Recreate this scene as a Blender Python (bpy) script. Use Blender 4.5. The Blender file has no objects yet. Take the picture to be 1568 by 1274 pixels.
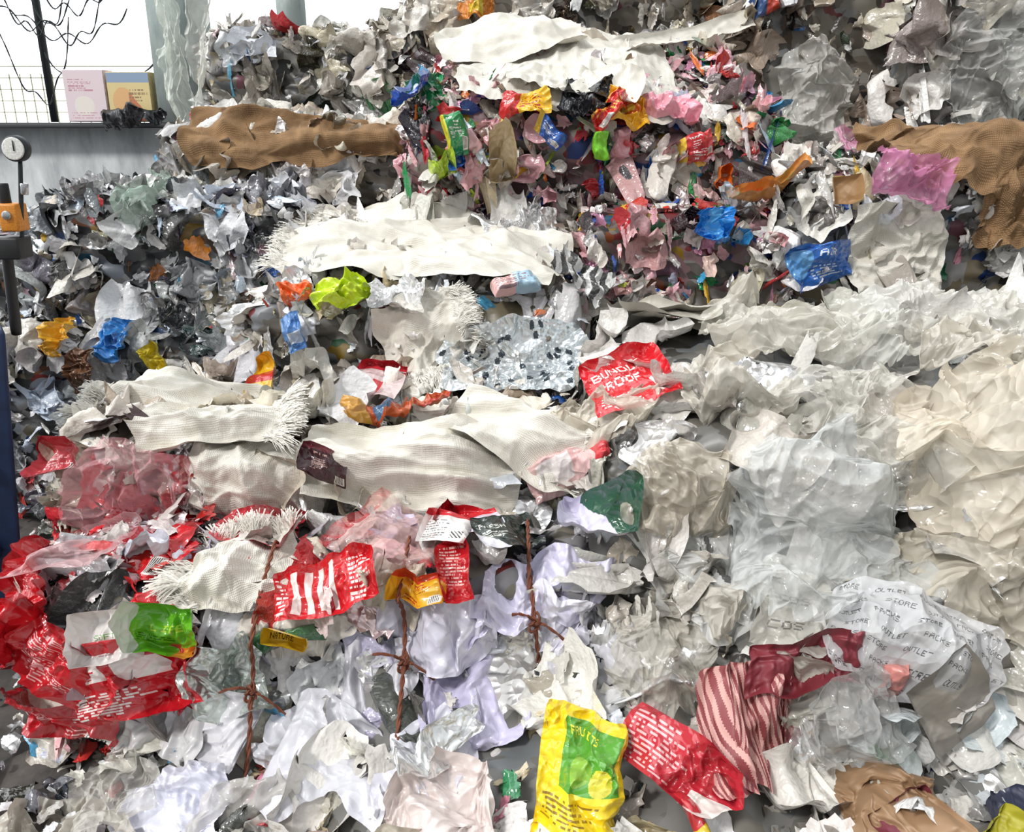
import bpy, math, numpy as np
from mathutils import Vector, Matrix, Euler
from mathutils.bvhtree import BVHTree
def lin(h):
    h=h.lstrip('#'); c=[int(h[i:i+2],16)/255 for i in (0,2,4)]
    return tuple((x/12.92 if x<=0.04045 else ((x+0.055)/1.055)**2.4) for x in c)
def nz(v): return v/np.maximum(np.linalg.norm(v,axis=-1,keepdims=True),1e-9)
def vnoise(p,seed=0):
    p=np.asarray(p,dtype=np.float64); i=np.floor(p).astype(np.int64); f=p-i; f=f*f*(3-2*f)
    out=np.zeros(len(p))
    for dx in (0,1):
        for dy in (0,1):
            for dz in (0,1):
                n=((i[:,0]+dx)*374761393+(i[:,1]+dy)*668265263+(i[:,2]+dz)*1440662683+seed*974634777)&0xffffffff
                n=((n^(n>>13))*1274126177)&0xffffffff; n=(n^(n>>16))&0xffff
                w=(f[:,0] if dx else 1-f[:,0])*(f[:,1] if dy else 1-f[:,1])*(f[:,2] if dz else 1-f[:,2])
                out+=w*(n/65535.0)
    return out
def vn2(x,y,seed=0):
    i=np.floor(x).astype(np.int64); j=np.floor(y).astype(np.int64); f=x-i; g=y-j; f=f*f*(3-2*f); g=g*g*(3-2*g); out=0
    for dx in (0,1):
        for dy in (0,1):
            n=((i+dx)*374761393+(j+dy)*668265263+seed*974634777)&0xffffffff
            n=((n^(n>>13))*1274126177)&0xffffffff; n=(n^(n>>16))&0xffff
            out=out+(f if dx else 1-f)*(g if dy else 1-g)*(n/65535.0)
    return out
def ridge(p,seed=0): return np.abs(2*vnoise(p,seed)-1)
def fbm(p,seed=0,o=3):
    r=0;a=1;t=0
    for k in range(o): r=r+a*vnoise(p*2**k,seed+k);t+=a;a*=.5
    return r/t
def facets(x,y,seed,K=6,warp=.9,sharp=1.0):
    """folded-film relief: warped fold lines in several directions, each present only in patches"""
    rg=np.random.default_rng(seed); out=np.zeros(x.shape)
    w1=vn2(x*.55,y*.55,seed)*.7+vn2(x*1.2,y*1.2,seed+1)*.3; w2=vn2(x*.6+9,y*.6,seed+2); w3=vn2(x*.45,y*.45,seed+3); w4=vn2(x*.8+5,y*.8,seed+4)
    for k in range(K):
        th=rg.uniform(0,math.pi); f=rg.uniform(.5,1.6); a=rg.uniform(0,6.28)
        u=(x*math.cos(th)+y*math.sin(th))*f+(w1*math.cos(a)+w2*math.sin(a))*warp*2.4+rg.random()
        tri=np.abs((u%1)*2-1)**sharp; b=rg.uniform(0,6.28); m=np.clip(.5+1.1*np.sin(w3*7*math.cos(b)+w4*6*math.sin(b)+k*1.9),0,1)
        out+=(tri-1/(sharp+1))*m/f
    return out/math.sqrt(K)*1.9
def gridf(n,m,off=0):
    a=np.arange(n*m).reshape(n,m)
    return np.stack([a[:-1,:-1],a[1:,:-1],a[1:,1:],a[:-1,1:]],-1).reshape(-1,4)+off
def new_empty(name,loc):
    e=bpy.data.objects.new(name,None); e.location=loc; e.empty_display_size=.2
    bpy.context.collection.objects.link(e); return e
def make_mesh(name,V,F,mats,col=None,suv=None,midx=None,smooth=True,parent=None,fcol=None):
    V=np.asarray(V,float); F=np.asarray(F)
    c=(V.min(0)+V.max(0))/2; W=V-c
    me=bpy.data.meshes.new(name); me.vertices.add(len(V)); me.vertices.foreach_set('co',W.astype(np.float32).ravel())
    n=len(F); me.loops.add(n*4); me.polygons.add(n)
    me.loops.foreach_set('vertex_index',F.astype(np.int32).ravel())
    me.polygons.foreach_set('loop_start',(np.arange(n)*4).astype(np.int32))
    me.update(calc_edges=True)
    if smooth: me.polygons.foreach_set('use_smooth',np.ones(n,bool))
    for m in mats: me.materials.append(m)
    if midx is not None: me.polygons.foreach_set('material_index',np.asarray(midx,np.int32))
    if col is not None:
        a=me.attributes.new('Col','FLOAT_COLOR','POINT'); a.data.foreach_set('color',np.asarray(col,np.float32).ravel())
    if fcol is not None:
        a=me.attributes.new('Col','FLOAT_COLOR','FACE'); a.data.foreach_set('color',np.asarray(fcol,np.float32).ravel())
    if suv is not None:
        a=me.attributes.new('suv','FLOAT_VECTOR','POINT'); a.data.foreach_set('vector',np.asarray(suv,np.float32).ravel())
    ob=bpy.data.objects.new(name,me); bpy.context.collection.objects.link(ob)
    if parent is not None:
        ob.parent=parent; ob.location=Vector(c)-parent.location
    else: ob.location=c
    return ob
# ---------------- materials
def mat(name):
    m=bpy.data.materials.new(name); m.use_nodes=True; nt=m.node_tree
    return m,nt,nt.nodes['Principled BSDF'],nt.nodes['Material Output']
def node(nt,t,**k):
    n=nt.nodes.new(t)
    for a,b in k.items(): setattr(n,a,b)
    return n
def crinkle(nt,p,scale,dist,strength=1.0,vor=True):
    L=nt.links.new
    geo=node(nt,'ShaderNodeNewGeometry')
    ns=node(nt,'ShaderNodeTexNoise'); ns.inputs['Scale'].default_value=scale*(.45 if vor else 1.3); ns.inputs['Detail'].default_value=1 if vor else 2; L(geo.outputs['Position'],ns.inputs['Vector'])
    if vor:
        ad=node(nt,'ShaderNodeVectorMath',operation='MULTIPLY_ADD'); s=1.8/scale; ad.inputs[1].default_value=(s,s,s); L(ns.outputs['Color'],ad.inputs[0]); L(geo.outputs['Position'],ad.inputs[2])
        vo=node(nt,'ShaderNodeTexVoronoi'); vo.inputs['Scale'].default_value=scale; L(ad.outputs[0],vo.inputs['Vector']); h=vo.outputs['Distance']
    else: h=ns.outputs['Fac']
    bp=node(nt,'ShaderNodeBump'); bp.inputs['Strength'].default_value=strength; bp.inputs['Distance'].default_value=dist; L(h,bp.inputs['Height']); L(bp.outputs[0],p.inputs['Normal'])
    return bp
def scrap_mat(name,film=False,rough=.3,tmin=.6,tmax=.97,scale=22,dist=.016,metal=0,prints=True,vor=True,trl=.3,coat=0):
    m,nt,p,o=mat(name); L=nt.links.new
    at=node(nt,'ShaderNodeAttribute',attribute_name='Col')
    if prints:
        uv=node(nt,'ShaderNodeAttribute',attribute_name='suv')
        br=node(nt,'ShaderNodeTexBrick'); br.inputs['Scale'].default_value=9; br.inputs['Color1'].default_value=(1,1,1,1);br.inputs['Color2'].default_value=(0,0,0,1);br.inputs['Mortar'].default_value=(0,0,0,1)
        br.inputs['Mortar Size'].default_value=.06; br.inputs['Brick Width'].default_value=.35; br.inputs['Row Height'].default_value=.13
        L(uv.outputs['Vector'],br.inputs['Vector'])
        no=node(nt,'ShaderNodeTexNoise'); no.inputs['Scale'].default_value=2.2; no.inputs['Detail'].default_value=1; L(uv.outputs['Vector'],no.inputs['Vector'])
        gt=node(nt,'ShaderNodeMath',operation='GREATER_THAN'); gt.inputs[1].default_value=.5; L(no.outputs['Fac'],gt.inputs[0])
        mu=node(nt,'ShaderNodeMath',operation='MULTIPLY'); L(gt.outputs[0],mu.inputs[0]); L(br.outputs['Color'],mu.inputs[1])
        mu2=node(nt,'ShaderNodeMath',operation='MULTIPLY'); L(mu.outputs[0],mu2.inputs[0]); L(at.outputs['Alpha'],mu2.inputs[1])
        mx=node(nt,'ShaderNodeMix',data_type='RGBA'); L(mu2.outputs[0],mx.inputs[0]); L(at.outputs['Color'],mx.inputs[6])
        inv=node(nt,'ShaderNodeInvert'); L(at.outputs['Color'],inv.inputs['Color']); L(inv.outputs[0],mx.inputs[7])
        L(mx.outputs[2],p.inputs['Base Color'])
    else: L(at.outputs['Color'],p.inputs['Base Color'])
    p.inputs['Roughness'].default_value=rough; p.inputs['Metallic'].default_value=metal; p.inputs['Specular IOR Level'].default_value=.9
    if dist: crinkle(nt,p,scale,dist,vor=vor)
    if film:
        tl=node(nt,'ShaderNodeBsdfTranslucent'); L(at.outputs['Color'],tl.inputs['Color']); m1=node(nt,'ShaderNodeMixShader'); m1.inputs[0].default_value=trl; L(p.outputs[0],m1.inputs[1]); L(tl.outputs[0],m1.inputs[2])
        lw=node(nt,'ShaderNodeLayerWeight'); lw.inputs['Blend'].default_value=.35
        mr=node(nt,'ShaderNodeMapRange'); mr.inputs['To Min'].default_value=tmin; mr.inputs['To Max'].default_value=tmax; L(lw.outputs['Facing'],mr.inputs['Value'])
        tr=node(nt,'ShaderNodeBsdfTransparent'); ms=node(nt,'ShaderNodeMixShader'); L(mr.outputs[0],ms.inputs[0]); L(tr.outputs[0],ms.inputs[1]); L(m1.outputs[0],ms.inputs[2]); L(ms.outputs[0],o.inputs['Surface'])
    return m
M_SCRAP=scrap_mat('printed_plastic',rough=.24,vor=False,dist=.012); M_FILM=scrap_mat('milky_film',rough=.14,prints=False,vor=False,dist=.012)
M_SHEET=scrap_mat('polythene_sheet',True,rough=.16,tmin=.62,tmax=1,scale=15,dist=.016,prints=False,trl=.25)
M_CLEAR=scrap_mat('clear_polythene',True,rough=.1,tmin=.3,tmax=1,scale=13,dist=.018,prints=False,trl=.2)
M_PACK=scrap_mat('printed_packet_film',rough=.22,scale=20,dist=.009,prints=False)
M_PRINT=scrap_mat('printed_card',rough=.6,dist=0,prints=False)
M_FOIL=scrap_mat('metallised_foil',rough=.25,metal=.7,scale=24,dist=.012,prints=False)
def weave_mat(name,c1,c2,sc,depth,rough=.65,lo=.3,hi=.8,cr=.008):
    m,nt,p,o=mat(name); L=nt.links.new
    uv=node(nt,'ShaderNodeAttribute',attribute_name='suv')
    w1=node(nt,'ShaderNodeTexWave',bands_direction='X'); w2=node(nt,'ShaderNodeTexWave',bands_direction='Y')
    for w in (w1,w2): w.inputs['Scale'].default_value=sc; w.inputs['Distortion'].default_value=1.2; w.inputs['Detail'].default_value=1; L(uv.outputs['Vector'],w.inputs['Vector'])
    mx=node(nt,'ShaderNodeMath',operation='MULTIPLY'); L(w1.outputs['Fac'],mx.inputs[0]); L(w2.outputs['Fac'],mx.inputs[1])
    n1=node(nt,'ShaderNodeTexNoise'); n1.inputs['Scale'].default_value=1.2; n1.inputs['Detail'].default_value=6; L(uv.outputs['Vector'],n1.inputs['Vector'])
    ad=node(nt,'ShaderNodeMath',operation='MULTIPLY_ADD'); ad.inputs[1].default_value=.35; L(mx.outputs[0],ad.inputs[0]); L(n1.outputs['Fac'],ad.inputs[2])
    rp=node(nt,'ShaderNodeValToRGB'); rp.color_ramp.elements[0].position=lo; rp.color_ramp.elements[0].color=(*lin(c1),1); rp.color_ramp.elements[1].position=hi; rp.color_ramp.elements[1].color=(*lin(c2),1); L(ad.outputs[0],rp.inputs[0]); L(rp.outputs[0],p.inputs['Base Color'])
    p.inputs['Roughness'].default_value=rough
    bp=node(nt,'ShaderNodeBump'); bp.inputs['Strength'].default_value=.8; bp.inputs['Distance'].default_value=depth; L(mx.outputs[0],bp.inputs['Height'])
    b2=crinkle(nt,p,9,cr,.8); L(b2.outputs[0],bp.inputs['Normal']); L(bp.outputs[0],p.inputs['Normal'])
    return m
M_WOVEN=weave_mat('woven_polypropylene','#c4bfb2','#ece8de',7,.002,.38,.3,.75,.011)
M_JUTE=weave_mat('jute_burlap','#5e452c','#b08c64',5.5,.004,.9,.3,.9)
def plain(name,c,rough=.6,metal=0.0):
    m,nt,p,o=mat(name)
    n1=node(nt,'ShaderNodeTexNoise'); n1.inputs['Scale'].default_value=14; n1.inputs['Detail'].default_value=6
    rp=node(nt,'ShaderNodeValToRGB'); a=lin(c); rp.color_ramp.elements[0].position=.3; rp.color_ramp.elements[0].color=(*[x*.6 for x in a],1); rp.color_ramp.elements[1].position=.65; rp.color_ramp.elements[1].color=(*a,1)
    nt.links.new(n1.outputs['Fac'],rp.inputs[0]); nt.links.new(rp.outputs[0],p.inputs['Base Color']); p.inputs['Roughness'].default_value=rough; p.inputs['Metallic'].default_value=metal
    return m
def body_mat(name,pal,scale=9,gap_shade=.22):
    m,nt,p,o=mat(name); L=nt.links.new
    geo=node(nt,'ShaderNodeNewGeometry')
    ns=node(nt,'ShaderNodeTexNoise'); ns.inputs['Scale'].default_value=5; L(geo.outputs['Position'],ns.inputs['Vector'])
    ad=node(nt,'ShaderNodeVectorMath',operation='MULTIPLY_ADD'); ad.inputs[1].default_value=(.3,.3,.3); L(ns.outputs['Color'],ad.inputs[0]); L(geo.outputs['Position'],ad.inputs[2])
    sc=node(nt,'ShaderNodeVectorMath',operation='MULTIPLY'); sc.inputs[1].default_value=(1,1,1.7); L(ad.outputs[0],sc.inputs[0])
    vo=node(nt,'ShaderNodeTexVoronoi'); vo.inputs['Scale'].default_value=scale; L(sc.outputs[0],vo.inputs['Vector'])
    sep=node(nt,'ShaderNodeSeparateColor'); L(vo.outputs['Color'],sep.inputs[0])
    rp=node(nt,'ShaderNodeValToRGB'); rp.color_ramp.interpolation='CONSTANT'; L(sep.outputs[0],rp.inputs[0])
    cols=[c for c,w in pal]; ws=np.array([w for c,w in pal],float); ws/=ws.sum(); pos=np.concatenate([[0],np.cumsum(ws)[:-1]])
    el=rp.color_ramp.elements
    while len(el)<min(30,len(cols)): el.new(.5)
    for e,c,x in zip(list(el),cols,pos): e.position=float(x)
    for i,(c,x) in enumerate(zip(cols,pos)):
        el[i].position=float(x); cc=lin(c); el[i].color=(cc[0]*gap_shade,cc[1]*gap_shade,cc[2]*gap_shade,1)  # palette darkened: shade in the gaps between scraps is painted into the colour
    L(rp.outputs[0],p.inputs['Base Color']); p.inputs['Roughness'].default_value=.4
    return m
PAL={}
def P(name,s):
    PAL[name]=[(a.split(':')[0],float(a.split(':')[1])) for a in s.split()]
P('grey','#dcd6cc:10 #c2bbb0:9 #ece8e0:8 #a49c92:7 #746f68:4 #45413d:2 #262423:2 #cdbb98:4 #dde1e6:5 #2f5ea8:.5 #c23a35:.6 #d9b030:.4 #3a8c52:.4 #d98aa0:.5 #5fa9cc:.3')
P('left','#c4c4c6:9 #a2a3a5:8 #e4e4e6:7 #6e6f74:6 #45454b:6 #222326:5 #aba08b:4 #2f62ad:1.1 #57a5cf:.7 #b83a35:.9 #d9a925:.9 #b96b2b:.6 #3b8f57:.6 #c9d5e5:5 #7a5f4a:1.8 #e6bac6:.8')
P('color','#ece5e0:8 #d4a0a5:7 #eab8bf:7 #c43237:5.5 #d4c9ba:7 #a3988c:5 #6a605a:3 #2b2828:3 #2458b5:2.2 #3fa0d2:1.5 #22904e:2.6 #aecb33:1.2 #efbc22:1.6 #e0702a:1.5 #c98aa8:2.2 #8c6f5a:2')
P('mixed','#e0dbd2:10 #c6c0b6:8 #f2efea:9 #a39c93:6 #66615b:4 #33302f:3 #c8b896:3 #c23a3b:1.2 #2d5cab:1 #57a9d3:.7 #3a8a58:.7 #dfb42b:.7 #d0702d:.5 #d88aa0:1.1 #e2e6ec:6')
P('neutral','#ddd8ce:10 #c5bfb3:8 #eeebe4:8 #a8a195:7 #d0c5ae:5 #dfe3e7:5 #6c675f:2.5 #3a3735:2 #b9393b:.35 #57a9d3:.2 #cf8aa0:.4')
P('white','#dad8de:9 #c5c4cf:8 #ebe9eb:8 #acaab0:6 #d2cdea:4 #828085:4 #555358:3 #2f2e30:2 #cfc6b3:5 #a03a35:.5 #4a7a55:.3')
P('beige','#dcd4c3:9 #c8bcaa:8 #ebe5d9:8 #af a18f:0'.replace('#af a18f:0','#afa18f:6')+' #7f7465:4 #564e46:2.5 #35302c:2.5 #e0e0e0:6 #b93a35:.4 #866242:1.5 #cf8aa0:.3 #4a7fb5:.25')
P('red','#cf232b:9 #b81c25:7 #e6b0b5:8 #efe6e4:8 #d84a4e:3 #c5beb8:5 #3a3232:1 #dad2ca:5')
P('film','#e0ddd6:9 #cecac0:8 #ebe8e3:9 #b0aca3:6 #d9d0c0:7 #86827a:2.5 #4c4945:1.5 #d3d9dc:5')
bmat={k:body_mat('compressed_waste_'+k,v) for k,v in PAL.items()}
# ---------------- bodies
BODS=[]; BY={}
def rbox(h,r,n):
    Vs=[];Ns=[];Fs=[];off=0; h=np.array(h)
    for ax in range(3):
        for sg in (-1,1):
            a=np.linspace(-1,1,n); A,B=np.meshgrid(a,a,indexing='ij')
            p=np.zeros((n*n,3)); p[:,ax]=sg; p[:,(ax+1)%3]=A.ravel(); p[:,(ax+2)%3]=B.ravel()
            p=p*h; inn=np.clip(p,-(h-r),h-r); d=nz(p-inn); q=inn+d*r
            f=gridf(n,n,off)
            if sg<0: f=f[:,::-1]
            Vs.append(q);Ns.append(d);Fs.append(f);off+=n*n
    return np.concatenate(Vs),np.concatenate(Ns),np.concatenate(Fs)
def add_body(kind,c,h,rot=(0,0,0),r=.14,amp=(.12,.08,.04),n=46,seed=None,pal='grey'):
    seed=len(BODS)*11+3 if seed is None else seed
    V,N,F=rbox(h,r,n); R=np.array(Euler([math.radians(a) for a in rot]).to_matrix())
    V=V@R.T+np.array(c); N=N@R.T
    d=amp[0]*(fbm(V*1.8,seed)-.5)*2+amp[1]*(ridge(V*np.array([4,4,7]),seed+5)-.4)+amp[2]*(ridge(V*np.array([11,11,16]),seed+9)-.4)
    if kind=='A':
        for tx in (-.86,-.36,.08): d-=.06*np.exp(-((V[:,0]-tx)/.06)**2)
    V=V+N*d[:,None]
    b=dict(kind=kind,c=np.array(c,float),h=np.array(h,float),R=R,V=V,N=N,F=F,pal=pal,seed=seed); BODS.append(b); BY[kind]=b; return b
def inside(p,skip,marg=.06):
    m=np.zeros(len(p),bool)
    for b in BODS:
        if b is skip or b['kind']=='heap': continue
        q=(p-b['c'])@b['R']; m|=(np.abs(q)<(b['h']-marg)).all(1)
    return m
def H(x,y):
    z=np.interp(y,[1.2,1.7,2.3,3.0,3.8,4.8,6,7.2,9],[.12,.25,.35,.6,.95,1.3,1.8,2.4,2.6])
    rt=1/(1+np.exp(-(x-.7)*4)); z=z+rt*np.interp(y,[1.8,2.6,3.4,4.6,6],[0,.12,.15,.1,.1])
    lf=1/(1+np.exp((x+1.45+.45*np.clip(y-4,0,3)*.8)*7)); z=z*(1-lf)
    lf2=1/(1+np.exp((x+.5)*6)); z=z-lf2*np.interp(y,[1.2,2.2,2.8],[.12,.18,0])
    return z
nx,ny=150,150
xs=np.linspace(-2.9,4.4,nx); ys=np.linspace(.9,8.2,ny); X,Y=np.meshgrid(xs,ys,indexing='ij')
p=np.stack([X.ravel(),Y.ravel(),np.zeros(nx*ny)],1)
z=H(p[:,0],p[:,1])
z=z+(z>.03)*(.22*(fbm(p*2.2,91)-.5)+.09*(ridge(p*6,92)-.4)+.04*(ridge(p*15,93)-.4)); z=np.where(z<.02,-.05,z)
hv=p.copy(); hv[:,2]=z; g=hv.reshape(nx,ny,3); gn=nz(np.cross(np.gradient(g,axis=0),np.gradient(g,axis=1))).reshape(-1,3)
heap=dict(kind='heap',c=np.array([0,0,0.]),h=np.array([9,9,9.]),R=np.eye(3),V=hv,N=gn,F=gridf(nx,ny),pal='film',seed=5); BODS.append(heap); BY['heap']=heap
add_body('A',(-.65,3.02,.37),(.97,.5,.34),(0,0,4),pal='white')
add_body('B',(-.68,3.75,.66),(1.12,.55,.33),(0,0,2),pal='beige')
add_body('C',(-.42,4.79,1.18),(.82,.65,.36),(14,0,-4),pal='mixed')
add_body('D1',(-2.3,5.4,.55),(.92,.8,.55),(0,0,0),pal='left')
add_body('D2',(-1.98,5.6,1.42),(.74,.7,.4),(0,0,3),pal='left')
add_body('D3',(-3.25,6.6,.75),(.85,.8,.78),(0,0,0),pal='left')
add_body('E',(-1.42,6.3,1.93),(.85,.6,.28),(0,0,0),pal='beige')
add_body('F',(-1.5,7.6,2.35),(.85,.6,.58),(0,0,0),pal='grey')
add_body('G',(.45,5.59,2.08),(1.0,.68,.42),(22,0,2),pal='color')
add_body('G2',(.6,7.3,2.55),(1.35,.65,.8),(0,0,0),pal='beige')
add_body('H',(2.75,6.8,2.4),(1.25,.75,1.1),(0,0,0),pal='beige')
add_body('I',(2.35,4.95,1.68),(.95,.6,.38),(6,0,-3),pal='mixed')
add_body('J',(.95,5.0,1.5),(.6,.6,.33),(0,0,0),pal='color')
add_body('K1',(1.2,3.45,.72),(.9,.68,.58),(8,0,0),r=.3,pal='film')
add_body('K2',(2.25,3.3,.72),(.95,.85,.68),(6,0,0),r=.35,pal='film')
add_body('K3',(1.55,2.72,.42),(.95,.5,.33),(0,0,0),r=.2,pal='film')
add_body('H2',(3.0,5.75,2.55),(.55,.35,.55),(0,0,0),r=.25,pal='film')
ACC=[]
def bvh_all(extra=()):
    Vs=[b['V'] for b in BODS]+[a[0] for a in extra]; Fs_=[b['F'] for b in BODS]+[a[1] for a in extra]; F=[];o=0
    for v,f in zip(Vs,Fs_): F.append(f+o); o+=len(v)
    return BVHTree.FromPolygons(np.concatenate(Vs).tolist(),np.concatenate(F).tolist())
BV=bvh_all()

def sample(b,dens,rg,N=None):
    V,F=b['V'],b['F']; q=V[F]; cr=np.cross(q[:,2]-q[:,0],q[:,3]-q[:,1]); ar=np.linalg.norm(cr,axis=1)/2
    bn=b['N'][F[:,0]]; c=q.mean(1)
    ok=(bn[:,1]<.5)&(bn[:,2]>-.45)&(c[:,2]>.03)
    ar=ar*ok; N=int(dens*ar.sum()) if N is None else N; idx=rg.choice(len(F),N,p=ar/ar.sum())
    a=rg.random((N,2)); qq=q[idx]; p=(qq[:,0]*((1-a[:,:1])*(1-a[:,1:]))+qq[:,1]*(a[:,:1]*(1-a[:,1:]))+qq[:,2]*(a[:,:1]*a[:,1:])+qq[:,3]*((1-a[:,:1])*a[:,1:]))
    nn=bn[idx]; m=~inside(p,b)
    return p[m],nn[m]
def pick(pal,n,rg):
    cols=np.array([lin(c) for c,w in pal]); w=np.array([w for c,w in pal]); w=w/w.sum()
    i=rg.choice(len(cols),n,p=w); return np.clip(cols[i]*rg.uniform(.75,1.08,(n,1))+rg.normal(0,.008,(n,3)),0.005,.88)
def scraps(P0,N0,sx,sy,col,k,nc,crease,tilt,lift,rg,down=.0,jit=.2):
    n=len(P0); nn=nz(N0+tilt*rg.normal(size=(n,3)))
    rv=nz(rg.normal(size=(n,3))*(1-down)+np.array([0,0,-1.])*down*2)
    b=nz(rv-nn*(rv*nn).sum(1,keepdims=True)); t=np.cross(b,nn)
    a=np.linspace(-1,1,k); S,T=np.meshgrid(a,a,indexing='ij'); S=S.ravel()[None];T=T.ravel()[None]
    j=rg.normal(0,jit,(n,8,1))
    w=[(1-S)*(1-T)/4,(1+S)*(1-T)/4,(1+S)*(1+T)/4,(1-S)*(1+T)/4]
    en=rg.normal(0,.12,(n,k*k)); em=(np.maximum(np.abs(S),np.abs(T))>.99)
    S2=S*(1-.16*T*T)+sum(w[i]*j[:,i] for i in range(4))+en*em; T2=T*(1-.16*S*S)+sum(w[i]*j[:,4+i] for i in range(4))+en[:,::-1]*em
    z=np.zeros((n,k*k)); lx=np.zeros((n,k*k)); ly=np.zeros((n,k*k))
    for c in range(nc):
        th=rg.uniform(0,2*np.pi,(n,1)); o=rg.uniform(-.9,.9,(n,1)); am=rg.normal(0,crease,(n,1))
        q=np.abs(S*np.cos(th)+T*np.sin(th)-o); z+=am*q; lx+=rg.normal(0,crease*.5,(n,1))*q; ly+=rg.normal(0,crease*.5,(n,1))*q
    z+=rg.normal(0,.08,(n,k*k))
    z-=z.mean(1,keepdims=True); lx-=lx.mean(1,keepdims=True); ly-=ly.mean(1,keepdims=True); sz=np.minimum(sx,sy)
    Pp=P0[:,None]+nn[:,None]*((lift*rg.uniform(.2,1.4,(n,1))+z*sz[:,None])[...,None])+t[:,None]*((S2+lx)*sx[:,None])[...,None]+b[:,None]*((T2+ly)*sy[:,None])[...,None]
    V=Pp.reshape(-1,3); F=(gridf(k,k)[None]+(np.arange(n)*k*k)[:,None,None]).reshape(-1,4)
    C=np.repeat(col,k*k,0)
    suv=np.concatenate([np.stack([S2*sx[:,None]*8,T2*sy[:,None]*8],-1)+rg.uniform(0,50,(n,1,2)),np.zeros((n,k*k,1))],-1).reshape(-1,3)
    return V,F,C,suv
def field(b,dens,smin,smax,rg,pal=None,k=8,nc=11,crease=.3,tilt=.3,lift=.02,filmp=.1,foilp=.09,down=.35,parent=None,name='loose_scraps',asp=1.9,pn=None,jit=.14):
    p,n=sample(b,dens,rg) if pn is None else pn
    N=len(p)
    if N==0:return
    s=smin+(smax-smin)*rg.random(N)**1.6; r=rg.uniform(1,asp,N)
    c=pick(PAL[pal or b['pal']],N,rg); u=rg.random(N); fl=u<filmp; fo=(u>1-foilp)
    c[fl]=c[fl]*.4+.6*np.array([.70,.68,.64]); c[fo]=c[fo]*.25+.75*np.array([.78,.78,.78])
    pr=(rg.random(N)<.5)*.8*(~fl)*(~fo)
    col=np.concatenate([c,pr[:,None]],1)
    V,F,C,uv=scraps(p,n,s/np.sqrt(r),s*np.sqrt(r),col,k,nc,crease,tilt,lift,rg,down,jit)
    make_mesh(name,V,F,[M_SCRAP,M_FILM,M_FOIL],C,uv,np.repeat(fl*1+fo*2,(k-1)**2),parent=parent)

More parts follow.
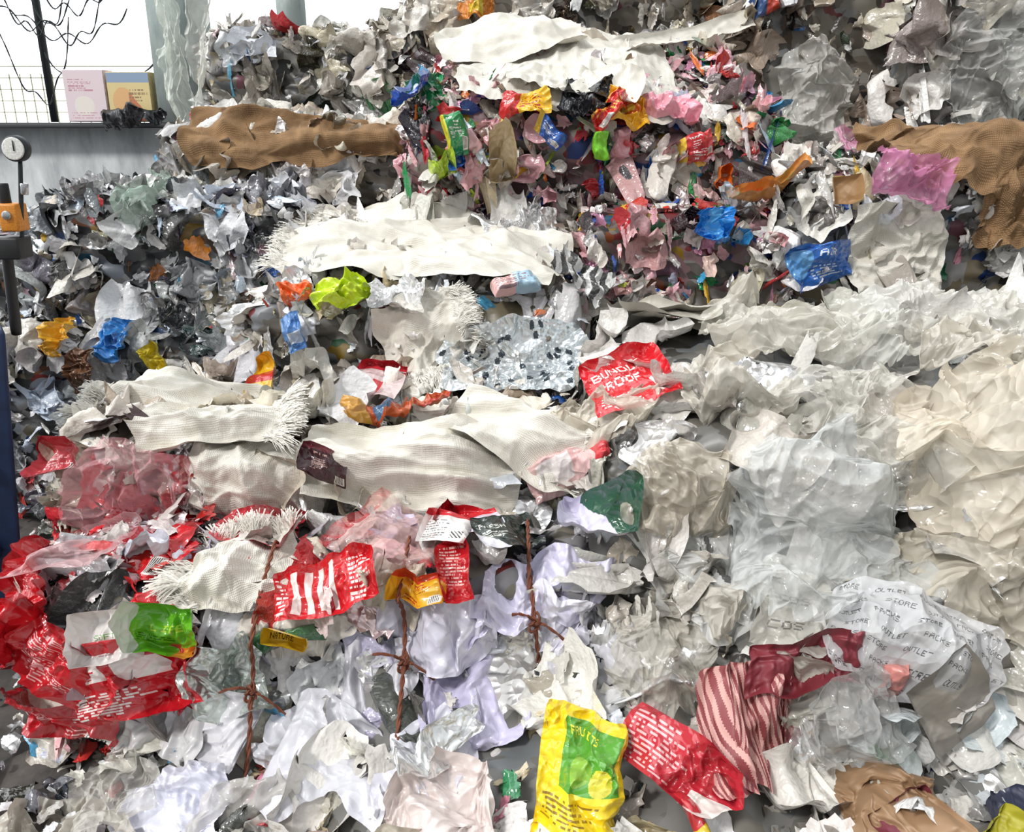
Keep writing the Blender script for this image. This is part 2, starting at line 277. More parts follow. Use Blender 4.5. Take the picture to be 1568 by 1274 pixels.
# ---------------- draped sheets
def bil(G,n,m):
    a=np.linspace(0,G.shape[0]-1.001,n); b=np.linspace(0,G.shape[1]-1.001,m); i=a.astype(int); j=b.astype(int); fa=(a-i)[:,None]; fb=(b-j)[None]
    return G[np.ix_(i,j)]*(1-fa)*(1-fb)+G[np.ix_(i+1,j)]*fa*(1-fb)+G[np.ix_(i,j+1)]*(1-fa)*fb+G[np.ix_(i+1,j+1)]*fa*fb
def drape(p,n,w,h,rot=0,off=.06,amp=.05,freq=4,aniso=(1,1),n1=40,n2=None,seed=0,round_=.25,edge=.12,hang=False,smooth=3,fine=.35,bulge=0,curl=.03,lat=1.0,sharp=1.3,lod=0,gather=0):
    n2=n2 or max(8,int(n1*h/w)); N=nz(np.array(n,float)); up=np.array([0,0,1.]) if abs(N[2])<.93 else np.array([0,1.,0])
    b=nz(up-N*(up@N)); t=np.cross(b,N); r=math.radians(rot); t,b=t*math.cos(r)+b*math.sin(r),-t*math.sin(r)+b*math.cos(r)
    p=np.array(p,float)
    if not hang:
        q=BV.find_nearest(Vector(p)); 
        if q[0] is not None and q[3]<.5: p=np.array(q[0])
    S,T=np.meshgrid(np.linspace(-1,1,n1),np.linspace(-1,1,n2),indexing='ij')
    S0,T0=S*w/2,T*h/2; so=seed*3.17
    e1=vn2(T0*7+so,np.sign(S)*3,seed)*.65+vn2(T0*17+so,np.sign(S)*3,seed+1)*.35-.5; e2=vn2(S0*7+so,np.sign(T)*3+9,seed)*.65+vn2(S0*17+so,np.sign(T)*3+9,seed+1)*.35-.5
    A=S0*(1-round_*T*T*.5)+S*e1*edge*w; B=T0*(1-round_*S*S*.5)+T*e2*edge*h
    if hang: D=np.zeros_like(S)
    else:
        mm=8 if lod else 16
        m1,m2=mm,max(6,int(mm*min(1.5,h/w))); G=np.zeros((m1,m2)); ix=np.ix_(np.linspace(0,n1-1,m1).astype(int),np.linspace(0,n2-1,m2).astype(int)); Ac,Bc=A[ix],B[ix]
        for i in range(m1):
            for j in range(m2):
                o=p+t*Ac[i,j]+b*Bc[i,j]+N*.5
                hit=BV.ray_cast(Vector(o),Vector(-N),1.1); G[i,j]=hit[3] if hit[0] is not None else np.nan
        mn=np.nanmedian(G) if np.isfinite(G).any() else .5
        G=np.where(np.isfinite(G),G,mn+.12); G=np.clip(G,mn-.22,mn+.2)
        for _ in range(smooth):
            Q=np.pad(G,1,mode='edge'); bl=(Q[:-2,1:-1]+Q[2:,1:-1]+Q[1:-1,:-2]+Q[1:-1,2:]+G)/5; G=np.minimum(bl,G*.5+bl*.5)
        D=.5-bil(G,n1,n2)
    x=A*aniso[0]*freq+so; y=B*aniso[1]*freq
    cr=facets(x,y,seed+11,3 if lod else 6,sharp=sharp)+ .42*facets(x*2.6,y*2.6,seed+23,3 if lod else 6,sharp=sharp)
    if not lod and fine: cr=cr+fine*.4*facets(x*6.3,y*6.3,seed+31,4,sharp=sharp)
    if gather:
        gx,gy=-.3*w,.55*h; an=np.arctan2(B-gy,A-gx)+.35*(vn2(x*.7,y*.7,seed+7)-.5); rr=np.hypot(A-gx,B-gy)/max(w,h); cr=cr*.85+gather*(np.abs((an*2.6+.5*vn2(x,y,seed+8))%1*2-1)**1.6-.4)*np.clip(1.2-rr,0,1)*np.clip(rr*4,0,1)
    cr=cr*amp*1.25
    l1=facets(x*1.3,y*1.3,seed+51,3)*amp*.8*lat; l2=facets(x*1.3,y*1.3,seed+61,3)*amp*.8*lat
    ed=np.maximum(np.abs(S),np.abs(T))**6; z=D+off+cr+bulge*(1-np.clip(S*S+T*T,0,1))+ed*curl*(vn2(x*.8,y*.8,seed+8)-.45)*4
    V=p+N*z[...,None]+t*(A+l1)[...,None]+b*(B+l2)[...,None]
    suv=np.stack([S0,T0,0*S0],-1)*8+seed
    return V.reshape(-1,3),gridf(n1,n2),suv.reshape(-1,3),(n1,n2,S,T,t,b,N)
FONT={'A':'01110100011111110001 10001','B':'11110100011111010001 11110','C':'01111100001000010000 01111','D':'11110100011000110001 11110','E':'11111100001111010000 11111','F':'11111100001111010000 10000','H':'10001100011111110001 10001','I':'01110001000010000100 01110','K':'10001100101110010010 10001','L':'10000100001000010000 11111','N':'10001110011010110011 10001','O':'01110100011000110001 01110','P':'11110100011111010000 10000','R':'11110100011111010010 10001','S':'01111100000111000001 11110','T':'11111001000010000100 00100','U':'10001100011000110001 01110','V':'10001100010101001010 00100'}
FONT={k:v.replace(' ','') for k,v in FONT.items()}
def design(U,V,base,els,seed=0):
    C=np.tile(np.array(lin(base)),(U.size,1)); u=U.ravel();v=V.ravel(); rg=np.random.default_rng(seed)
    for e in els:
        k=e[0]; u0,v0,u1,v1=e[1:5]; c=np.array(lin(e[5])); a=(u-u0)/(u1-u0); b=(v-v0)/(v1-v0); ins=(a>=0)&(a<1)&(b>=0)&(b<1)
        if k=='rect': m=ins
        elif k=='disc': m=((a-.5)**2+(b-.5)**2)<.25
        elif k=='diag': m=ins&(a+b<1)
        elif k=='stripes': m=ins&((((a*math.cos(e[7])+b*math.sin(e[7]))*e[6])%1)<.5)
        elif k=='text':
            s=e[6]; L=len(s); x=a*L*6; ci=np.clip((x//6).astype(int),0,L-1); px=np.clip((x%6).astype(int),0,5); py=np.clip(((1-b)*5).astype(int),0,4)
            tab=np.array([[int(ch) for ch in FONT.get(q,FONT['O'])] for q in s]).reshape(L,5,5)
            m=ins&(px<5)&(tab[ci,py,np.minimum(px,4)]==1)
        elif k=='lines':
            nl=e[6]; r=np.clip((b*nl).astype(int),0,nl-1); f=(b*nl)%1; nw=30; wi=np.clip((a*nw).astype(int),0,nw-1)
            tab=rg.random((nl,nw))<.72; end=rg.uniform(.5,1,nl); m=ins&(f<.5)&tab[r,wi]&(a<end[r])
        C[m]=c
    return C
M_THREAD=plain('frayed_white_thread','#f0ece2',.5)
def put(parent,name,arr,mt,base=None,els=None,alpha=0,fray=None,seed=0):
    V,F,suv,(n1,n2,S,T,t,b,N)=arr; fc=None
    if base is not None:
        Sc=(S[:-1,:-1]+S[1:,1:])/2; Tc=(T[:-1,:-1]+T[1:,1:])/2
        C=design((Sc+1)/2,(Tc+1)/2,base,els or [],seed); fc=np.concatenate([C,np.full((len(C),1),alpha)],1)
    ob=make_mesh(name,V,F,[mt],suv=suv,fcol=fc,parent=parent); ACC.append((V,F))
    if fray:
        rg=np.random.default_rng(seed+77); G=V.reshape(n1,n2,3)
        for side in fray:
            ln=G[0,:] if side=='L' else G[-1,:] if side=='R' else G[:,0] if side=='B' else G[:,-1]
            out={'L':-t,'R':t,'B':-b,'T':b}[side]; al={'L':b,'R':b,'B':t,'T':t}[side]
            n=800; pos=rg.random(n)*(len(ln)-1.01); i=pos.astype(int); p0=ln[i]*(1-(pos-i))[:,None]+ln[i+1]*(pos-i)[:,None]
            cl=vn2(pos*.25,0*pos,seed)[:,None]-.5
            d=nz(out+al*cl*1.6+.3*rg.normal(size=(n,3))+N*.3); le=rg.uniform(.04,.12,(n,1)); wd=al*rg.uniform(.001,.0024,(n,1))
            Vs=[]
            for s_,g_ in ((-.3,0),(.35,.0),(.7,.02),(1,.05)):
                c=p0+d*le*s_+np.array([0,0,-1.])*g_*le*8*.5+rg.normal(0,.002,(n,3)); Vs+= [c-wd,c+wd]
            VV=np.stack(Vs,1).reshape(-1,3); ff=np.array([[0,1,3,2],[2,3,5,4],[4,5,7,6]])
            FF=(ff[None]+(np.arange(n)*8)[:,None,None]).reshape(-1,4)
            make_mesh('frayed_threads',VV,FF,[M_THREAD],parent=parent)
    return ob
def patches(b,count,smin,smax,rg,pal,parent,off=.035,amp=.035,sheet=.14,res=24,name='crumpled_film',acc=False,keep=.4):
    p,n=sample(b,0,rg,count)
    Vs=[];Fs=[];Cs=[];Us=[];mi=[];o=0
    for i in range(len(p)):
        w=smin+(smax-smin)*rg.random()**1.4; h=w*rg.uniform(.5,1.1)
        V,F,su,_=drape(p[i],n[i]+.25*rg.normal(size=3),w,h,rot=rg.uniform(-180,180),off=off*rg.uniform(.6,1.8),amp=amp*w/.25*rg.uniform(.9,2.0),freq=rg.uniform(4,7.5)*.25/w,aniso=(1,rg.uniform(.3,1)),n1=res,n2=res,seed=int(rg.integers(1,9999)),round_=.35,edge=.32,smooth=1,curl=.06,lod=1,sharp=1.6)
        c=pick(PAL[pal],1,rg)[0]; u=rg.random(); f=0; al=0
        if c.max()-c.min()>.25 and rg.random()<keep: c=pick(PAL['neutral'],1,rg)[0]
        if u<sheet: f=1; c=c*.35+.65*np.array([.72,.70,.66])*rg.uniform(.85,1.15)
        elif u>.92: f=2; c=c*.2+.8*np.array([.78,.78,.78])
        elif rg.random()<.5: al=.8
        Vs.append(V);Fs.append(F+o);o+=len(V);Us.append(su);Cs.append(np.tile(np.append(c,al),(len(V),1)));mi+= [f]*len(F)
    if Vs:
        make_mesh(name,np.concatenate(Vs),np.concatenate(Fs),[M_SCRAP,M_FILM,M_FOIL],np.concatenate(Cs),np.concatenate(Us),mi,parent=parent)
        if acc: ACC.append((np.concatenate(Vs),np.concatenate(Fs)))

CONF={'A':(40,.02,.06,.12,60,.14,.36),'B':(60,.02,.06,.1,60,.12,.34),'C':(80,.02,.055,.1,140,.09,.26),'D1':(60,.022,.055,.1,160,.1,.3),'D2':(65,.022,.055,.1,170,.1,.3),'D3':(60,.02,.055,.1,60,.12,.3),'E':(50,.02,.06,.15,34,.14,.34),'F':(50,.02,.06,.1,140,.12,.34),'G':(120,.02,.055,.08,180,.08,.22),'G2':(40,.02,.06,.1,140,.13,.38),'H':(25,.02,.06,.15,140,.16,.46),'I':(70,.02,.055,.1,140,.1,.3),'J':(110,.02,.055,.08,90,.08,.2),'K1':(10,.02,.06,.2,50,.2,.46),'K2':(10,.02,.06,.2,40,.25,.55),'K3':(40,.02,.06,.2,60,.14,.36),'H2':(10,.02,.06,.3,26,.25,.5)}
for b in BODS:
    rg=np.random.default_rng(b['seed'])
    if b['kind']=='heap':
        e=new_empty('loose_plastic_waste_heap',(0,3,0))
        make_mesh('compacted_core',b['V'],b['F'],[bmat['film']],parent=e)
        field(b,60,.02,.07,rg,parent=e,pal='mixed')
        patches(b,360,.11,.34,rg,'neutral',e,sheet=.25)
        P_,N_=sample(b,40,rg); m=P_[:,1]<2.6; m&=(P_[:,0]>-1.5)
        field(b,0,.03,.09,rg,parent=e,pal='mixed',pn=(P_[m],N_[m]),k=12,nc=14,crease=.24,name='front_scraps')
    else:
        film_=b['kind'] in('K1','K2','K3','H2')
        e=new_empty('polythene_film_pile' if film_ else 'plastic_waste_bale',tuple(b['c'])); b['e']=e
        make_mesh('compressed_body',b['V'],b['F'],[bmat[b['pal']]],parent=e)
        d,s0,s1,fp,npat,p0,p1=CONF[b['kind']]
        field(b,d,s0,s1,rg,parent=e,filmp=fp)
        field(b,d*.7,s0*.8,s1*1.15,rg,parent=e,filmp=fp,asp=7,name='plastic_strands',down=.6,tilt=.5,jit=.1,lift=.04)
        patches(b,npat,p0,p1,rg,b['pal'],e,sheet=.35 if film_ else .16,acc=b['kind']=='A',keep=.1 if b['pal']=='color' else .4)
rg=np.random.default_rng(50); P_,N_=sample(BY['A'],160,rg); m=(P_[:,0]<-1.05)|((P_[:,0]<-.2)&(P_[:,2]>.62)&(rg.random(len(P_))<.3))
field(BY['A'],0,.04,.1,rg,pal='red',parent=BY['A']['e'],pn=(P_[m],N_[m]),k=12,nc=14,crease=.22,name='red_wrapper_scraps',lift=.05)
P_,N_=sample(BY['B'],100,rg); m=(P_[:,0]<-1.0)&(P_[:,1]<3.4)&(P_[:,2]<.95)
field(BY['B'],0,.03,.09,rg,pal='red',parent=BY['B']['e'],pn=(P_[m],N_[m]),k=12,nc=14,crease=.22,name='red_wrapper_scraps',lift=.05)

# ---------------- covers
def cover(name,p,n,w,h,rot=0,mt=None,seed=1,**k):
    fray=k.pop('fray',None); base=k.pop('base',None); els=k.pop('els',None)
    e=new_empty(name,p); put(e,'cloth',drape(p,n,w,h,rot,seed=seed,**k),mt,base=base,els=els,fray=fray,seed=seed); return e
W=M_WOVEN
def ws(*a,**k):
    q=dict(fine=.25,lat=.5,sharp=1.6,edge=.07,round_=.2); q.update(k); return cover('woven_sack',*a,**q)
ws((.32,5.35,2.48),(0,-.55,.85),1.25,1.2,-4,W,1,n1=150,amp=.032,freq=1.8,aniso=(1.5,.4),off=.1,bulge=.05,smooth=12,edge=.04)
ws((-.02,5.75,2.62),(0,-.55,.85),.9,.55,14,W,2,n1=90,amp=.035,freq=1.8,aniso=(.7,1.2),off=.17,bulge=.07,smooth=10,edge=.04)
ws((.35,5.05,2.35),(0,-.65,.75),.75,.4,-14,W,18,n1=80,amp=.035,freq=2.2,aniso=(1.3,.5),off=.15,smooth=10,edge=.04)
cover('woven_strap',(1.12,5.9,2.8),(0,-.8,.6),1.05,.15,27,W,3,n1=120,n2=20,amp=.012,freq=5,off=.16,smooth=14,lat=.2,edge=.02,round_=.05)
ws((-.62,4.85,1.6),(0,-.5,.87),1.2,1.0,-8,W,4,n1=150,amp=.042,freq=1.9,aniso=(.5,1.5),off=.09,fray='L',bulge=.04,smooth=12)
ws((-.2,4.5,1.48),(0,-.55,.85),1.05,.55,-18,W,5,n1=120,amp=.042,freq=2.1,aniso=(.5,1.5),off=.13,smooth=10,bulge=.03)
ws((-.44,4.12,1.2),(.0,-.85,.5),.42,.42,20,W,6,n1=80,amp=.035,freq=4,off=.12,fray='BR')
ws((-1.55,3.7,1.03),(0,-.55,.83),.85,.34,-3,W,7,n1=110,amp=.05,freq=2.8,aniso=(.4,1.6),off=.1,fray='L',bulge=.09)
ws((-1.2,3.35,.98),(0,-.75,.65),.55,.28,8,W,8,n1=90,amp=.05,freq=3.2,aniso=(.5,1.5),off=.13,fray='R',bulge=.1)
ws((-1.02,3.2,.85),(0,-.85,.5),.5,.32,-6,W,9,n1=90,amp=.045,freq=3.2,off=.09,bulge=.05)
ws((-.4,3.27,.87),(0,-.75,.65),.9,.38,-4,W,10,n1=150,amp=.055,freq=2.4,aniso=(.5,1.8),off=.09,bulge=.1)
ws((.02,3.35,.95),(.1,-.7,.7),.6,.36,-28,W,11,n1=100,amp=.05,freq=2.6,aniso=(.4,2.2),off=.12,fray='R',bulge=.06)
ws((-.94,2.72,.7),(0,-.7,.7),.36,.34,15,W,12,n1=80,amp=.05,freq=3.6,off=.12,fray='TL',bulge=.04)
js=lambda *a,**k: cover('jute_sack',*a,**k)
js((-1.36,5.75,2.12),(0,-.8,.6),1.45,.44,2,M_JUTE,13,n1=130,amp=.055,freq=2,aniso=(.6,1.6),off=.1,bulge=.05,fine=.3,edge=.06)
js((2.25,4.55,2.08),(0,-.7,.7),.9,.62,-6,M_JUTE,14,n1=100,amp=.055,freq=2.4,off=.16,bulge=.1,fine=.3,edge=.06)
js((2.55,4.33,1.8),(0,-.85,.5),.5,.35,-10,M_JUTE,15,n1=80,amp=.06,freq=3.5,off=.12)
js((-.57,1.85,.4),(0,-.5,.85),.25,.2,0,M_JUTE,17,n1=50,amp=.04,freq=4,off=.08,bulge=.05)
ws((1.9,4.33,1.6),(0,-.95,.3),.5,.46,5,W,16,n1=90,amp=.05,freq=3.5,off=.11)
def film(p,n,w,h,rot=0,seed=0,col='#e2dfd6',els=None,amp=.072,freq=2.5,name='polythene_sheet',mt=None,**k):
    a=dict(n1=140,off=.08,fine=.6,bulge=.06,sharp=1.8,edge=.24,round_=.45,smooth=3); a.update(k)
    return cover(name,p,n,w,h,rot,mt or M_SHEET,seed,amp=amp,freq=freq,base=col,els=els,**a)
film((1.98,3.55,1.46),(0,-.5,.85),.7,.42,-6,24,'#e2dfd6')
film((1.5,3.75,1.46),(0,-.5,.85),.6,.4,14,72,'#e4e2dc')
film((1.1,3.5,1.36),(-.1,-.5,.85),.6,.45,8,23,'#dedace',aniso=(.6,1.3),off=.12,gather=.4)
film((1.45,3.35,1.36),(0,-.5,.85),.5,.4,-20,73,'#e2e0d8',off=.12,mt=M_CLEAR)
film((1.95,2.8,1.35),(0,-.7,.7),.5,.5,10,25,'#e0dacd',off=.1,gather=.5)
film((1.75,3.15,1.42),(0,-.55,.85),.55,.4,-15,71,'#dfd9cd',freq=3,off=.12)
film((1.55,2.5,.85),(0,-.85,.5),.5,.42,20,26,'#ddd4c3',freq=2.6,off=.12,gather=.4)
film((1.85,2.5,.95),(0,-.85,.5),.4,.45,-15,74,'#dbd6cb',freq=3,off=.14,bulge=.1)
film((.89,3.2,1.15),(-.3,-.75,.6),.46,.4,10,27,'#ddd8cc',freq=3.4)
film((.64,2.95,.9),(-.2,-.75,.65),.42,.36,-15,28,'#d9d0c0',freq=3.6)
film((.72,2.82,.68),(-.1,-.9,.4),.34,.32,-20,29,'#d8d8d5',freq=3.8)
film((.5,2.5,.5),(-.1,-.85,.5),.36,.34,10,30,'#cfcbc0',freq=3.8,mt=M_CLEAR)
film((.62,2.6,.62),(-.1,-.85,.5),.3,.26,40,75,'#d9d3c7',freq=4)
film((1.75,2.4,.66),(0,-.8,.6),.42,.34,-10,31,'#deDBd2'.lower(),freq=3.4)
film((1.0,3.9,1.38),(0,-.5,.85),.5,.3,-5,32,'#d3cec1',freq=4)
film((.35,3.4,.98),(0,-.7,.7),.38,.32,-15,33,'#d9d1c2',freq=4)
film((1.2,3.0,1.2),(0,-.7,.7),.5,.32,15,70,'#e2dfd7',freq=3.2,mt=M_CLEAR,off=.1)
film((1.05,2.87,.9),(-.25,-.85,.5),.54,.72,-26,21,'#d9dcdb',freq=2.5,off=.16,bulge=.2,mt=M_CLEAR,amp=.075,gather=.35,round_=.8,edge=.3,fine=.8,aniso=(.8,1.1))
film((1.22,2.72,.72),(-.1,-.85,.5),.38,.38,-10,76,'#d9dbd9',freq=3,off=.14,bulge=.1,mt=M_CLEAR,amp=.06,round_=.6,edge=.3,fine=.8)
film((1.5,2.58,1.25),(.05,-.8,.6),.5,.62,-10,22,'#e4dac8',freq=2.5,off=.2,bulge=.2,amp=.085,gather=.6,round_=.7,fine=.7)
film((1.3,2.8,1.1),(0,-.8,.6),.3,.34,30,77,'#e0ddd4',freq=3.4,off=.16,bulge=.08,mt=M_CLEAR)
film((2.0,6.0,2.4),(0,-1,.15),.42,.7,5,34,'#dedcd6')
film((2.85,5.4,2.6),(-.2,-.95,.15),.6,.9,8,35,'#d8d8d4',mt=M_CLEAR)
film((3.3,5.4,2.3),(0,-1,.15),.6,.8,-12,36,'#d6d5d0',mt=M_CLEAR)
film((-2.4,6.7,2.55),(-.2,-.95,0),.2,1.5,8,37,'#e2e8de',hang=True,name='hanging_plastic_strip',mt=M_CLEAR,aniso=(2,.4),bulge=.02)
film((-2.15,6.5,2.75),(-.2,-.95,.0),.14,.9,-6,38,'#e6e8e0',hang=True,name='hanging_plastic_strip',mt=M_CLEAR,aniso=(2,.4),bulge=.02)
film((-2.05,5.0,2.0),(-.1,-.9,.4),.16,.45,5,39,'#b9d0c0',mt=M_CLEAR,name='green_netting_film',aniso=(2,.6))
for i,(x_,y_,z_,w_,h_,r_) in enumerate([(-1.5,2.0,.1,.42,.3,10),(-1.22,1.95,.12,.4,.3,-20),(-1.68,2.2,.08,.36,.26,30),(-1.35,2.25,.15,.36,.26,-10),(-1.0,1.85,.15,.36,.28,15),(-1.55,1.8,.06,.4,.3,-5)]):
    film((x_,y_,z_),(0,-.5,.85),w_,h_,r_,300+i,['#d9d6ce','#e0dfe4','#cfc8ba'][i%3],freq=3.2,amp=.06,mt=M_CLEAR if i%2 else M_SHEET,off=.07,n1=90,name='polythene_scrap_sheet')
tx=[]
for i in range(7):
    for j in range(5): tx.append(('text',.02+j*.2+(i%2)*.05,.05+i*.135,.15+j*.2+(i%2)*.05,.095+i*.135,'#66666a',['STORE','OUTLET','PACKS'][(i+j)%3]))
cb=lambda *a,**k: cover('printed_carrier_bag',*a,**k)
cb((1.17,2.2,.7),(0,-.65,.75),.56,.32,-25,M_SHEET,40,n1=230,amp=.045,freq=3,off=.12,base='#dcdcde',els=tx,bulge=.07,lat=.6,sharp=1.7,fine=.3,edge=.2,round_=.5)
cb((.9,2.55,.66),(0,-.85,.5),.26,.26,-10,M_SHEET,41,n1=100,amp=.04,freq=4,off=.1,base='#d8d5cc',els=[('text',.3,.6,.7,.7,'#6a6a68','COS'),('text',.2,.3,.6,.4,'#6a6a68','COS')],lat=.5,edge=.25)
cb((.68,2.75,.62),(0,-.9,.4),.28,.3,-10,M_SHEET,42,n1=90,amp=.045,freq=5,off=.12,base='#dededc',els=[('disc',.2,.5,.4,.8,'#333434'),('text',.4,.3,.8,.5,'#333434','AR'),('stripes',.5,.6,1,1,'#555555',4,.5)],edge=.25)
cover('metallised_film_sheet',(.02,4.0,1.1),(0,-.85,.5),.74,.34,3,M_FOIL,43,n1=150,amp=.04,freq=3.6,off=.13,base='#dde3e6',lat=.5,els=[('disc',x_,y_,x_+.04,y_+.085,'#4a535b') for x_,y_ in np.random.default_rng(3).uniform(0,.92,(32,2))])
fo=lambda *a,**k: cover('foil_scrap',*a,**k)
fo((-.56,4.2,1.36),(0,-.8,.6),.34,.18,-8,M_FOIL,44,n1=60,amp=.06,freq=5,off=.15,base='#eeeeee',edge=.25)
fo((.02,4.85,1.6),(0,-.8,.6),.42,.34,-10,M_FOIL,45,n1=90,amp=.07,freq=4,off=.14,base='#f0f0f0',els=[('disc',.2,.2,.3,.35,'#555555')],edge=.25)
fo((-.22,2.28,.36),(0,-.8,.6),.26,.12,30,M_FOIL,46,n1=50,amp=.04,freq=6,off=.14,base='#e6e8e8')
fo((-.92,2.44,.42),(0,-.85,.5),.28,.26,15,M_FOIL,47,n1=70,amp=.05,freq=4,off=.12,base='#ccd4ce',edge=.25)
for i,(p_,w_,h_,r_,c_) in enumerate([((.1,2.62,.72),.5,.26,8,'#d4d0e6'),((-.2,2.5,.55),.46,.24,6,'#d0cedc'),((-.55,2.46,.4),.42,.26,14,'#cfced5'),((-.62,2.46,.24),.46,.22,-6,'#cdcdd4'),((-.12,2.48,.33),.4,.28,5,'#cbc6e0'),((.25,2.75,.4),.3,.26,8,'#b9b7bc'),((-1.2,2.5,.3),.4,.28,-6,'#d0cfd0'),((-.73,2.5,.6),.34,.22,-8,'#d8d1c7'),((-.28,2.48,.2),.3,.24,30,'#d6d5de'),((-1.0,2.44,.25),.34,.26,-20,'#dad9de'),((.2,2.55,.55),.3,.22,-15,'#dad8e4')]):
    cover('crumpled_plastic_sheet',p_,(0,-.9,.4),w_,h_,r_,M_PACK,60+i,n1=100,amp=.055,freq=3.2,aniso=(1,.7),off=.06,base=c_,fine=.6,edge=.3,sharp=1.4)
for i,(p_,w_,h_,r_,c_) in enumerate([((-1.05,2.15,.25),.4,.3,10,'#d6d7e4'),((-1.45,2.1,.15),.46,.32,-10,'#cec8bc'),((-.19,2.0,.4),.32,.26,5,'#d8ccc8'),((.33,1.85,.42),.42,.24,-12,'#cec29f'),((.91,2.1,.58),.28,.24,10,'#b9b5af'),((-.75,2.0,.25),.34,.26,0,'#d0ccc6'),((.6,1.8,.42),.28,.24,10,'#c0bab1'),((.85,1.8,.42),.28,.24,-10,'#9c948b'),((-.35,1.8,.4),.28,.2,20,'#c8c0b2'),((-.95,1.8,.2),.32,.26,15,'#d7d5d3'),((-1.3,1.75,.15),.34,.26,-25,'#c7c2b7'),((.1,1.75,.4),.26,.2,0,'#d2c9b9')]):
    cover('crumpled_plastic_sheet',p_,(0,-.7,.7),w_,h_,r_,M_SHEET if i%2 else M_PACK,80+i,n1=100,amp=.06,freq=3.4,off=.07,base=c_,fine=.6,edge=.32,sharp=1.4)
# ---------------- printed packets
def pk(name,p,n,w,h,rot,base,els,seed,mt=None,**k):
    a=dict(n1=110 if w>.25 else 70,off=.12,amp=.032,freq=3.6,round_=.15,edge=.1,fine=.45,smooth=4,curl=.06,lat=.6,sharp=1.4); a.update(k)
    return cover(name,p,n,w,h,rot,mt or M_PACK,seed,base=base,els=els,**a)
WD=['NET','SAFE','PUR','TOP','DENT','RICH','CARE','BALA']
def auto(acc,acc2,seed,busy=3):
    r=np.random.default_rng(seed); e=[('rect',*( [0,0,.18,1] if r.random()<.5 else [0,.82,1,1]),acc2)]
    e.append(('text',.25,.68,.25+r.uniform(.25,.4),.76,acc,WD[int(r.integers(len(WD)))]))
    for _ in range(busy):
        x=r.uniform(.2,.6);y=r.uniform(.05,.5); e.append(('lines',x,y,x+r.uniform(.2,.4),y+r.uniform(.15,.3),acc,int(r.integers(4,8))))
    e.append(('rect',.74,.06,.95,.3,'#e8e4de')); e.append(('stripes',.76,.08,.93,.28,'#333333',6,0))
    return e
R='#c41822'; Wt='#ece4df'; WR=lambda s,b=3: auto('#eec0c0','#a0111b',s,b)
rp_='red_printed_packet'
pk(rp_,(.5,3.45,1.1),(-.1,-.9,.5),.34,.3,22,R,[('text',.1,.62,.75,.75,Wt,'BUNDLE'),('text',.1,.42,.65,.55,Wt,'PROOF'),('lines',.1,.08,.6,.3,Wt,5),('stripes',.7,.1,.95,.4,Wt,3,.4)],101,off=.15)
pk(rp_,(-.92,3.05,.78),(0,-.75,.65),.32,.17,-6,'#c03c44',[('rect',.35,.1,.8,.9,'#ded2cf'),('lines',.4,.2,.75,.8,'#666666',6)],102)
pk(rp_,(-.61,2.6,.68),(0,-.7,.7),.36,.2,14,R,[('stripes',.15,.12,.62,.9,Wt,4,0),('lines',.7,.1,.95,.9,Wt,9),('lines',.02,.1,.12,.9,Wt,9)],103,off=.15)
pk('pink_clear_bag',(-.4,2.87,.78),(0,-.75,.65),.4,.34,-35,'#e2bcb6',[('rect',0,.0,.12,1,'#d8323a')],104,mt=M_CLEAR,off=.14,bulge=.05)
pk('shipping_label',(-.28,2.92,.85),(0,-.8,.6),.18,.15,-12,'#e6e0dd',[('rect',0,.85,1,1,'#c8333a'),('lines',.08,.1,.6,.7,'#777777',8),('stripes',.68,.1,.92,.35,'#333333',4,.7)],105,off=.21,amp=.015)
pk('red_strip_packet',(-.19,2.68,.7),(0,-.8,.6),.11,.26,12,'#b01820',[('lines',.1,.3,.9,.9,'#d9b8b0',12)],106,off=.14)
pk('yellow_packet',(-.32,2.62,.66),(0,-.8,.6),.18,.1,-8,'#d9a62a',auto('#b0202a','#c8402a',5),107,off=.15)
pk('green_black_packet',(.03,2.92,.78),(0,-.7,.7),.24,.19,24,'#1c2a25',[('text',.1,.6,.5,.7,'#d9dad2','FRESH'),('lines',.1,.3,.6,.5,'#d9dad2',4),('diag',.0,.0,.4,.5,'#d8d6de')],108,off=.18)
pk('green_white_packet',(.27,2.92,.78),(0,-.7,.7),.28,.16,-12,'#1c5036',[('rect',0,0,.3,1,'#d0ccde'),('diag',.3,0,.9,.9,'#d8d4e2')],109,off=.15)
pk('white_carton_scrap',(-.1,3.0,.8),(0,-.75,.65),.18,.12,22,'#d8d3e0',[('rect',0,.8,1,1,R)],110,off=.17,amp=.015)
pk(rp_,(-.16,3.05,.82),(0,-.75,.65),.2,.12,-20,R,WR(11),111)
pk('pink_white_wrapper',(.15,3.1,.85),(0,-.75,.65),.3,.15,20,'#deb6b4',[('rect',.15,.2,.6,.8,'#eae2e0'),('rect',.8,0,1,1,'#c8323a')],112,off=.16)
pk(rp_,(-1.52,2.72,.6),(-.3,-.75,.6),.42,.2,-28,R,WR(12),113,off=.16,amp=.045)
pk(rp_,(-1.6,2.62,.5),(-.3,-.8,.5),.36,.22,14,'#b01620',[('rect',.1,.1,.45,.5,'#cf9094'),('lines',.15,.15,.4,.45,'#c02028',4),('lines',.55,.15,.95,.8,'#e0a8a8',9)],114,off=.17,amp=.045)
pk(rp_,(-1.25,2.42,.42),(-.1,-.85,.5),.5,.25,16,'#be1622',[('rect',.3,.55,.5,.8,Wt),('lines',.32,.58,.48,.78,'#c41824',5),('rect',.55,.5,.8,.75,Wt),('stripes',.85,.1,.93,.3,Wt,5,.7),('lines',.1,.1,.75,.42,Wt,9)],115,n1=170,off=.18,amp=.04)
